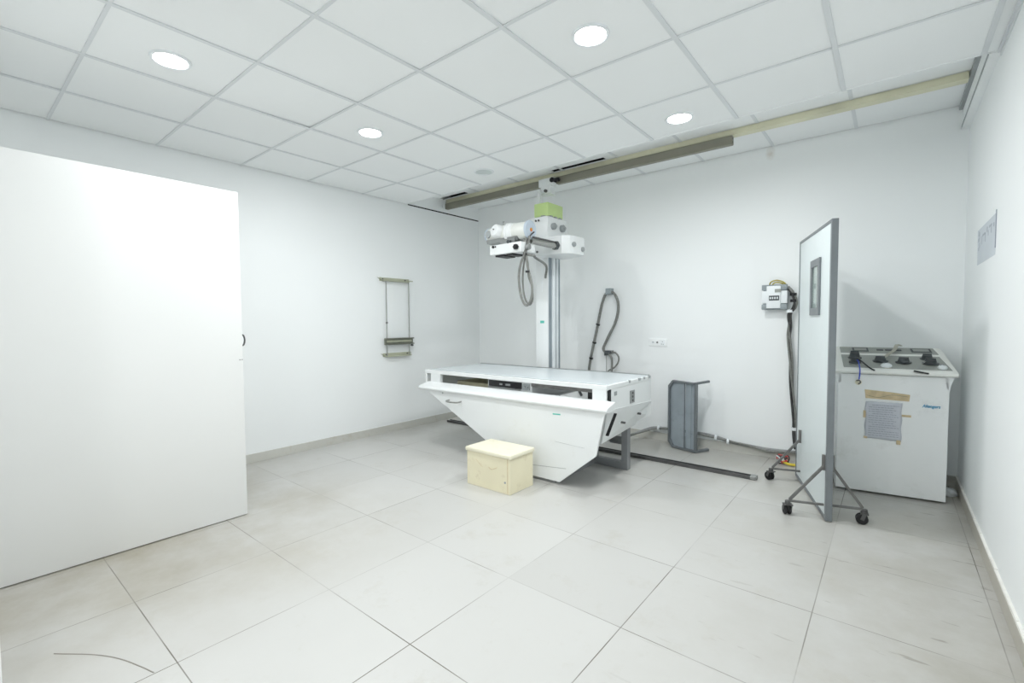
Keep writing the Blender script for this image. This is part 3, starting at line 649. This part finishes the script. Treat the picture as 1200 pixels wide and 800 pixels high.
# lettering
def text(s, size, T, m_, parent, name, ext=.0006, shear=0.):
    cu_ = bpy.data.curves.new(name, 'FONT'); cu_.body = s; cu_.size = size; cu_.extrude = ext; cu_.shear = shear; cu_.align_x = 'LEFT'; cu_.resolution_u = 3
    cu_.offset = size * .015
    to = bpy.data.objects.new('tmp', cu_); C.objects.link(to); dg = bpy.context.evaluated_depsgraph_get()
    me = bpy.data.meshes.new_from_object(to.evaluated_get(dg)); C.objects.unlink(to); bpy.data.objects.remove(to)
    me.transform(T); me.materials.clear(); me.materials.append(M[m_]); o_ = bpy.data.objects.new(name, me); C.objects.link(o_)
    if parent: o_.parent = parent; o_.matrix_parent_inverse = world(parent).inverted()
    return o_
text('Allengers', .030, TC @ Matrix.Translation((.478, -.002, .650)) @ Matrix.Rotation(PI / 2, 4, 'X') @ Matrix.Diagonal((.82, 1, 1, 1)), 'bluetext', bd, 'maker_lettering', shear=.2)

# papers taped on the console
p = thing('taped_notice', 'creased grey paper sheet of printed lines taped to the console front', 'paper notice', cv(.26, -.004, .54))
bm = new(); n_ = 14
gr = [[bm.verts.new(cv(.165 + .205 * i / n_ + .003 * math.sin(j), -.003 - .0035 * abs(math.sin(i * 1.3 + j * .7)) , .405 + .262 * j / n_ - .01 * (i / n_) * (1 - j / n_) + (.004 * random.random() if j in (0, n_) else 0))) for j in range(n_ + 1)] for i in range(n_ + 1)]
for i in range(n_):
    for j in range(n_): bm.faces.new((gr[i][j], gr[i + 1][j], gr[i + 1][j + 1], gr[i][j + 1]))
o = obj('paper_sheet', bm, 'paper', p, smooth=True); md = o.modifiers.new('s', 'SOLIDIFY'); md.thickness = .0006
bm = new()
for k in range(15):
    z = .645 - k * .0155; x0 = .185 + (.02 if k in (0, 4, 9) else 0); x1 = .355 - random.choice([0, 0, .03, .07, .015])
    x = x0
    while x < x1:
        w_ = random.uniform(.006, .022); bar(bm, cv(x, -.0075, z), cv(min(x + w_, x1), -.0075, z - .001), .0008, .0032); x += w_ + .004
obj('printed_lines', bm, 'ink', p)
bm = new()
for (x, z, w_, h_) in ((.155, .575, .014, .05), (.37, .582, .05, .014), (.345, .392, .022, .03), (.16, .408, .02, .014)):
    bm = new(); box(bm, x, x + w_, -.0085, -.0005, z - h_ / 2, z + h_ / 2, T=TC); obj('tape_piece', bm, 'tape', p)
bm = new(); prism(bm, [cv(.166, -.0035, .690), cv(.408, -.0035, .684), cv(.412, -.0035, .730), (cv(.30, -.0035, .742)), cv(.160, -.0035, .752)], TC.to_3x3() @ Vector((0, .003, 0)))
ms_ = obj('masking_tape', bm, 'tape', None, bevel=.0); tag(ms_, 'wide strip of peeling tan tape above the notice on the console', 'tape')
bm = new(); tube(bm, [cv(.17, -.005, .712), cv(.24, -.005, .700), cv(.31, -.005, .722), cv(.40, -.005, .716)], .0012, 6); obj('tape_crease', bm, 'holder', ms_)

# things lying on the console
bm = new(); pts = spline([top(.285, .34, .032), top(.325, .50, .035), top(.365, .70, .03), top(.395, .92, .035), top(.42, .90, .028)], 6)
for a, b_ in zip(pts, pts[1:]): bar(bm, a, b_, .024, .004)
tag(obj('strap', bm, 'strap', smooth=False), 'beige fabric strap lying across the console knobs', 'strap')
bm = new(); tube(bm, [top(.115, .22, .034), top(.145, .17, .026), top(.18, .02, .010), top(.205, -.04, .006) + Vector((.005, -.01, -.006))], .005, 8)
tag(obj('cord', bm, 'black', smooth=True), 'short black cord drooping over the console hood edge', 'cord')
t2 = thing('key_tag', 'blue cord with a small round tag hanging over the console hood', 'key tag', cv(.16, -.05, .85))
bm = new(); tube(bm, [top(.110, .28, .035), top(.125, .16, .025), top(.126, -.02, .010), top(.126, -.065, -.012), top(.122, -.065, -.065)], .004, 8); obj('blue_cord', bm, 'blue', t2, smooth=True)
q = top(.118, -.065, -.085); bm = new(); lathe(bm, q + Vector((0, .004, 0)), (0, -1, 0), [(0, .020), (.005, .020)], 18); obj('tag_disc', bm, 'creamtop', t2)
bm = new(); tube(bm, [q + Vector((-.012, -.003, .01)), q + Vector((.004, -.004, .014)), q + Vector((.013, -.004, 0)), q + Vector((0, -.004, -.014))], .0035, 8); obj('key_ring', bm, 'dsteel', t2)
bm = new(); bar(bm, top(.425, -.02, .008) + Vector((0, -.01, -.004)), top(.50, -.05, .006) + Vector((0, -.018, -.012)), .032, .008)
ck = obj('clip', bm, 'black', bevel=.002); tag(ck, 'small black clip lying on the front lip of the console', 'clip')
bm = new(); tube(bm, [top(.445, .02, .006), top(.47, .12, .02), top(.505, .22, .03)], .002, 6); obj('clip_wire', bm, 'steel', ck)
for u, v, r, lb in ((.285, .14, .033, 'round white crumpled label beside the second knob of the console'), (.585, .13, .027, 'round white paper scrap under the right-hand console knob')):
    bm = new(); lathe(bm, top(u, v, .003), (0, -.5, 1), [(0, r), (.004, r), (.012, r * .8), (.016, r * .3)], 18); s = obj('paper_disc', bm, 'pwhite', smooth=True); tag(s, lb, 'label')
    bm = new(); tube(bm, [top(u - .012, v, .019), top(u, v + .03, .021), top(u + .012, v, .019)], .0015, 6); obj('pen_mark', bm, 'ink', s)

# crumpled bag on the floor behind the console's right foot
bm = new(); bmesh.ops.create_icosphere(bm, subdivisions=3, radius=.05)
for v in bm.verts:
    k = 1 + .25 * math.sin(v.co.x * 90 + v.co.z * 60) * math.cos(v.co.y * 80); v.co *= k; v.co.z = max(v.co.z * .6, -.02)
zmin = min(v.co.z for v in bm.verts)
for v in bm.verts: v.co += Vector((.345, 4.50, -zmin))
tag(obj('plastic_bag', bm, 'pwhite', smooth=True), 'crumpled pale plastic bag on the floor between console and right wall', 'bag')

# ------------------------------------------------------------------ isolator box and its cables on the back wall
t = thing('junction_box', 'white electrical box with grey corners mounted on the back wall', 'junction box', (-.80, 4.75, 1.46))
X0, X1, Z0, Z1, YJ = -.905, -.705, 1.345, 1.565, 4.67
bm = new(); rbox(bm, X0 + .01, X1 - .01, YJ, 4.75, Z0, Z1, .008, 2); obj('box_body', bm, 'pgrey', t, smooth=True)
bm = new(); rbox(bm, X0 + .04, X1 - .05, YJ - .018, YJ + .01, Z0 + .012, Z1 - .012, .004, 2); rbox(bm, X0 + .002, X1 + .0, YJ - .008, YJ + .01, Z0 + .055, Z1 - .055, .004, 2); cvv = obj('box_cover', bm, 'pwhite', t, smooth=True)
for x in (X0 + .026, X1 - .026):
    for z in (Z0 + .024, Z1 - .024):
        bm = new(); rbox(bm, x - .026, x + .026, YJ - .012, YJ + .012, z - .024, z + .024, .006, 2); obj('box_corner', bm, 'pgrey', t, smooth=True)
bm = new(); box(bm, -.80, -.752, YJ - .020, YJ - .017, 1.495, 1.525); obj('rating_label', bm, 'panelgrey', cvv)
bm = new(); box(bm, -.845, -.765, YJ - .020, YJ - .017, 1.425, 1.468); mw = obj('breaker_window', bm, 'knob', cvv)
bm = new()
for k in range(4): box(bm, -.838 + k * .018, -.828 + k * .018, YJ - .026, YJ - .019, 1.438, 1.456)
obj('breaker_switch', bm, 'pwhite', mw)
def loose(name, parts, label, cat, loc):
    t_ = thing(name, label, cat, loc)
    for nm, pts, r, m_ in parts:
        bm = new(); tube(bm, pts, r, 9); obj(nm, bm, m_, t_, smooth=True)
    return t_
base = [(-.715, 4.70, 1.545), (-.675, 4.69, 1.50), (-.650, 4.69, 1.43), (-.655, 4.69, 1.36), (-.690, 4.70, 1.30), (-.688, 4.70, 1.20), (-.690, 4.70, 1.10), (-.675, 4.70, .90), (-.665, 4.70, .70), (-.645, 4.70, .45), (-.635, 4.70, .25), (-.62, 4.70, .12)]
parts = []
for k in range(4):
    a = k * 2.1; parts.append(('cable_strand', [(x + .012 * math.cos(a + i * .9), y + .010 * math.sin(a + i * .9), z) for i, (x, y, z) in enumerate(base)], .0085, 'dcable' if k % 2 else 'cable'))
parts.append(('yellow_wire', [(-.85, 4.70, 1.566), (-.835, 4.68, 1.59), (-.79, 4.67, 1.602), (-.74, 4.68, 1.585), (-.71, 4.69, 1.55)], .006, 'ywire'))
parts.append(('yellow_wire', [(-.83, 4.70, 1.566), (-.80, 4.69, 1.585), (-.75, 4.68, 1.575), (-.71, 4.69, 1.54)], .006, 'ywire'))
t = loose('cable_bundle', parts, 'thick dark cable bundle running down the wall from the junction box', 'cable', (-.66, 4.70, .12))
for x, z, m_ in ((-.665, 1.475, 'black'), (-.66, 1.42, 'black'), (-.688, 1.33, 'pwhite'), (-.638, .30, 'pwhite')):
    bm = new(); cyl(bm, (x, 4.695, z - .012), (x, 4.695, z + .012), .027, 16); obj('cable_tie', bm, m_, t)

# hanging hose loop
top_ = [(-2.69, 4.70, .62), (-2.672, 4.70, .78), (-2.625, 4.70, .98), (-2.575, 4.70, 1.18), (-2.545, 4.70, 1.33), (-2.515, 4.70, 1.46), (-2.475, 4.70, 1.55), (-2.425, 4.70, 1.58), (-2.365, 4.70, 1.55), (-2.325, 4.70, 1.46), (-2.325, 4.70, 1.34), (-2.36, 4.70, 1.22), (-2.415, 4.70, 1.12), (-2.47, 4.70, 1.02), (-2.50, 4.70, .95), (-2.48, 4.70, .91), (-2.44, 4.70, .90)]
t = thing('hose_loop', 'grey cable loop hung from a clamp on the back wall behind the table', 'cable', (-2.45, 4.70, .62))
for k in range(3):
    a = k * 2.1; bm = new(); tube(bm, [(x + .008 * math.cos(a + i * .5), y + .008 * math.sin(a + i * .5), z) for i, (x, y, z) in enumerate(top_)], .009, 9); obj('cable_strand', bm, 'cable', t, smooth=True)
bm = new(); box(bm, -2.465, -2.40, 4.675, 4.75, 1.545, 1.615); obj('wall_clamp', bm, 'pgrey', t, bevel=.006)
for x, z in ((-2.568, 1.215), (-2.615, 1.01), (-2.655, .83)):
    bm = new(); cyl(bm, (x - .003, 4.70, z - .008), (x + .003, 4.70, z + .008), .023, 14); obj('cable_tie', bm, 'black', t)
bm = new(); box(bm, -2.47, -2.40, 4.67, 4.75, .895, .925); box(bm, -2.475, -2.45, 4.67, 4.72, .87, .90); obj('outlet_bracket', bm, 'knob', t)
bm = new(); tube(bm, [(-2.41, 4.69, .91), (-2.35, 4.69, .905), (-2.31, 4.69, .86), (-2.315, 4.69, .80), (-2.36, 4.69, .74), (-2.43, 4.69, .70), (-2.47, 4.69, .64)], .009, 9); obj('side_loop', bm, 'cable', t, smooth=True)
bm = new(); tube(bm, [(-2.43, 4.69, .90), (-2.395, 4.69, .84), (-2.39, 4.69, .74), (-2.405, 4.69, .60)], .013, 9); tube(bm, [(-2.455, 4.69, .89), (-2.455, 4.69, .60)], .004, 8); obj('drop_cable', bm, 'cable', t, smooth=True)

# conduit along the skirting
pts = [(-2.25, 4.30, .03), (-2.12, 4.46, .05), (-2.02, 4.62, .09), (-1.93, 4.715, .125), (-1.80, 4.725, .135), (-1.60, 4.725, .135), (-1.42, 4.725, .135), (-1.30, 4.725, .125), (-1.15, 4.722, .095), (-1.00, 4.722, .085), (-.85, 4.722, .078), (-.70, 4.722, .085), (-.60, 4.722, .09)]
t = loose('conduit', [('conduit_pipe', pts, .014, 'conduit'), ('conduit_pipe', [(x + .01, y - .02, z + .012 * math.sin(i * 1.7)) for i, (x, y, z) in enumerate(pts)], .009, 'cable')], 'grey twin conduit running low along the back wall behind the steel cover', 'conduit', (-1.4, 4.72, .08))
for x, z in ((-1.86, .132), (-1.18, .10), (-1.29, .12)):
    bm = new(); cyl(bm, (x - .01, 4.712, z), (x + .01, 4.712, z), .026, 14); obj('conduit_saddle', bm, 'pwhite', t)
# tangled wire ends
def tangle(cx, cy, n_, label, cols):
    parts = []
    for k in range(n_):
        p_ = [(cx + random.uniform(-.05, .05), cy + random.uniform(-.04, .04), .007 + random.uniform(0, .07) * (i not in (0,))) for i in range(5)]
        parts.append(('wire', p_, .0045, cols[k % len(cols)]))
    return loose('wire_ends', parts, label, 'wires', (cx, cy, 0))
tw = tangle(-.70, 4.60, 9, 'tangle of red, yellow and black wire ends left of the screen foot', ['red', 'black', 'dcable', 'pwhite', 'red'])
bm = new(); tube(bm, [(-.70, 4.57, .03), (-.66, 4.56, .018), (-.62, 4.555, .018), (-.58, 4.55, .02)], .011, 9); obj('yellow_wire', bm, 'yellow', tw, smooth=True)
tangle(-.355, 4.46, 7, 'dark wire ends in the gap between screen and console', ['dcable', 'black', 'ywire'])
for o_ in [c for c in bpy.data.objects if c.name.startswith('wire') and c.parent and 'gap' in c.parent.get('label', '')]:
    o_.location.z = .08; 
bm = new(); box(bm, -.395, -.315, 4.44, 4.50, 0, .085); tag(obj('terminal_block', bm, 'black', bevel=.003), 'small black terminal block on the floor left of the console', 'terminal block')

# ------------------------------------------------------------------ socket, wall holder, sticker
t = thing('wall_socket', 'white double socket plate low on the back wall', 'socket', (-1.89, 4.75, 1.03))
bm = new(); rbox(bm, -1.985, -1.79, 4.742, 4.7505, .985, 1.065, .003, 2); pl = obj('socket_plate', bm, 'wall', t, smooth=True)
bm = new(); box(bm, -1.955, -1.925, 4.738, 4.743, 1.015, 1.04); box(bm, -1.865, -1.815, 4.740, 4.743, .998, 1.052); obj('rocker_switch', bm, 'pwhite', pl)
bm = new(); cyl(bm, (-1.940, 4.7385, 1.028), (-1.940, 4.736, 1.028), .005, 10); cyl(bm, (-1.895, 4.7425, 1.027), (-1.895, 4.739, 1.027), .009, 12)
for x, z in ((-1.84, 1.035), (-1.849, 1.010), (-1.831, 1.010)): cyl(bm, (x, 4.7405, z), (x, 4.738, z), .0045, 10)
obj('socket_hole', bm, 'dsteel', pl)

t = thing('cassette_holder', 'olive metal wall rack with two thin rods and sliding clamp on left wall', 'film holder', (-4.44, 3.34, 1.3))
for z, y0, y1 in ((1.722, 3.125, 3.535), (.868, 3.155, 3.55)):
    bm = new(); box(bm, XL, XL + .006, y0, y1, z - .004, z + .036); box(bm, XL, XL + .055, y0 + .03, y1 - .03, z - .004, z + .004); prism(bm, [(XL, y0 - .03, z + .034), (XL + .006, y0 - .03, z + .034), (XL + .055, y0 + .03, z - .002), (XL, y0 + .03, z - .002)], (0, .004, 0))
    pt = obj('end_bracket', bm, 'olive', t)
    for y in (y0 + .04, y1 - .06):
        bm = new(); cyl(bm, (XL + .005, y, z + .02), (XL + .012, y, z + .02), .008, 10); obj('screw', bm, 'dsteel', pt)
for y in (3.185, 3.50):
    bm = new(); cyl(bm, (XL + .04, y, .87), (XL + .04, y, 1.73), .0065, 14); obj('guide_rod', bm, 'chrome', t, smooth=True)
bm = new(); cyl(bm, (XL + .04, 3.50, 1.735), (XL + .04, 3.56, 1.735), .007, 10); obj('rod_lever', bm, 'olive', t)
bm = new(); box(bm, XL + .03, XL + .05, 3.155, 3.545, 1.00, 1.075); box(bm, XL + .05, XL + .075, 3.155, 3.545, 1.062, 1.075); box(bm, XL + .05, XL + .075, 3.155, 3.545, 1.00, 1.012); sc = obj('sliding_clamp', bm, 'holder', t, bevel=.002)
bm = new(); box(bm, XL + .05, XL + .053, 3.175, 3.525, 1.028, 1.05); obj('clamp_pad', bm, 'olive', sc)
bm = new(); cyl(bm, (XL + .05, 3.52, .985), (XL + .075, 3.52, .985), .012, 12); cyl(bm, (XL + .035, 3.185, 1.25), (XL + .05, 3.185, 1.25), .010, 12); obj('lock_knob', bm, 'dsteel', sc)

t = thing('wall_sticker', 'lilac-grey notice sheet with faint dark marks on the right wall', 'notice', (XR, 3.8, 1.7))
bm = new(); prism(bm, [(XR, 4.12, 1.80), (XR, 3.46, 1.80), (XR, 3.46, 1.585), (XR, 4.10, 1.585)], (-.0015, 0, 0)); st = obj('sheet', bm, 'sticker', t)
bm = new()
for (y, z, h_, w_) in ((4.06, 1.775, .03, .012), (4.03, 1.76, .04, .012), (4.06, 1.735, .02, .03), (4.02, 1.70, .03, .012), (4.05, 1.68, .02, .02), (3.93, 1.72, .05, .012), (3.86, 1.745, .012, .10), (3.80, 1.72, .05, .012), (3.74, 1.755, .03, .02), (3.70, 1.73, .03, .012), (3.63, 1.76, .012, .09), (3.60, 1.735, .035, .014), (3.52, 1.75, .02, .03)):
    bm = new(); box(bm, XR - .0025, XR - .001, y - w_ / 2, y + w_ / 2, z - h_ / 2, z + h_ / 2); obj('faded_mark', bm, 'fadedink', t)
bm = new(); box(bm, XR - .003, XR, 3.452, 3.462, 1.62, 1.815); obj('sheet_edge', bm, 'ink', t)

# ------------------------------------------------------------------ light, world, camera
w = bpy.data.worlds.new('daylight'); bpy.context.scene.world = w; w.use_nodes = True
bg = w.node_tree.nodes['Background']; bg.inputs['Color'].default_value = (.97, .985, 1, 1); bg.inputs['Strength'].default_value = 1.3
L = bpy.data.lights.new('added_window_portal', 'AREA'); L.shape = 'RECTANGLE'; L.size = WY1 - WY0; L.size_y = WZ1 - WZ0; L.cycles.is_portal = True  # sampling portal of the added, unseen window
o = bpy.data.objects.new('added_window_portal', L); C.objects.link(o); o.location = (XR + .12, (WY0 + WY1) / 2, (WZ0 + WZ1) / 2); o.rotation_euler = (PI / 2, 0, PI / 2)

yaw, pitch, roll = -.6826, .0429, -.0063
f = Vector((math.sin(yaw) * math.cos(pitch), math.cos(yaw) * math.cos(pitch), -math.sin(pitch)))
rt = f.cross(Vector((0, 0, 1))).normalized(); up = rt.cross(f)
r2 = math.cos(roll) * rt + math.sin(roll) * up; u2 = -math.sin(roll) * rt + math.cos(roll) * up
cam = bpy.data.cameras.new('camera'); co_ = bpy.data.objects.new('camera', cam); C.objects.link(co_)
cam.sensor_width = 36; cam.lens = 546.25 * 36 / 1200; cam.clip_start = .02
mw_ = Matrix((r2, u2, -f)).transposed().to_4x4(); mw_.translation = Vector((0, 0, 1.255)); co_.matrix_world = mw_
s = bpy.context.scene; s.camera = co_
s.view_settings.view_transform = 'Standard'; s.view_settings.look = 'None'; s.view_settings.gamma = 1; s.view_settings.exposure = 0.08
s.view_settings.use_curve_mapping = False
s.cycles.max_bounces = 16; s.cycles.diffuse_bounces = 12
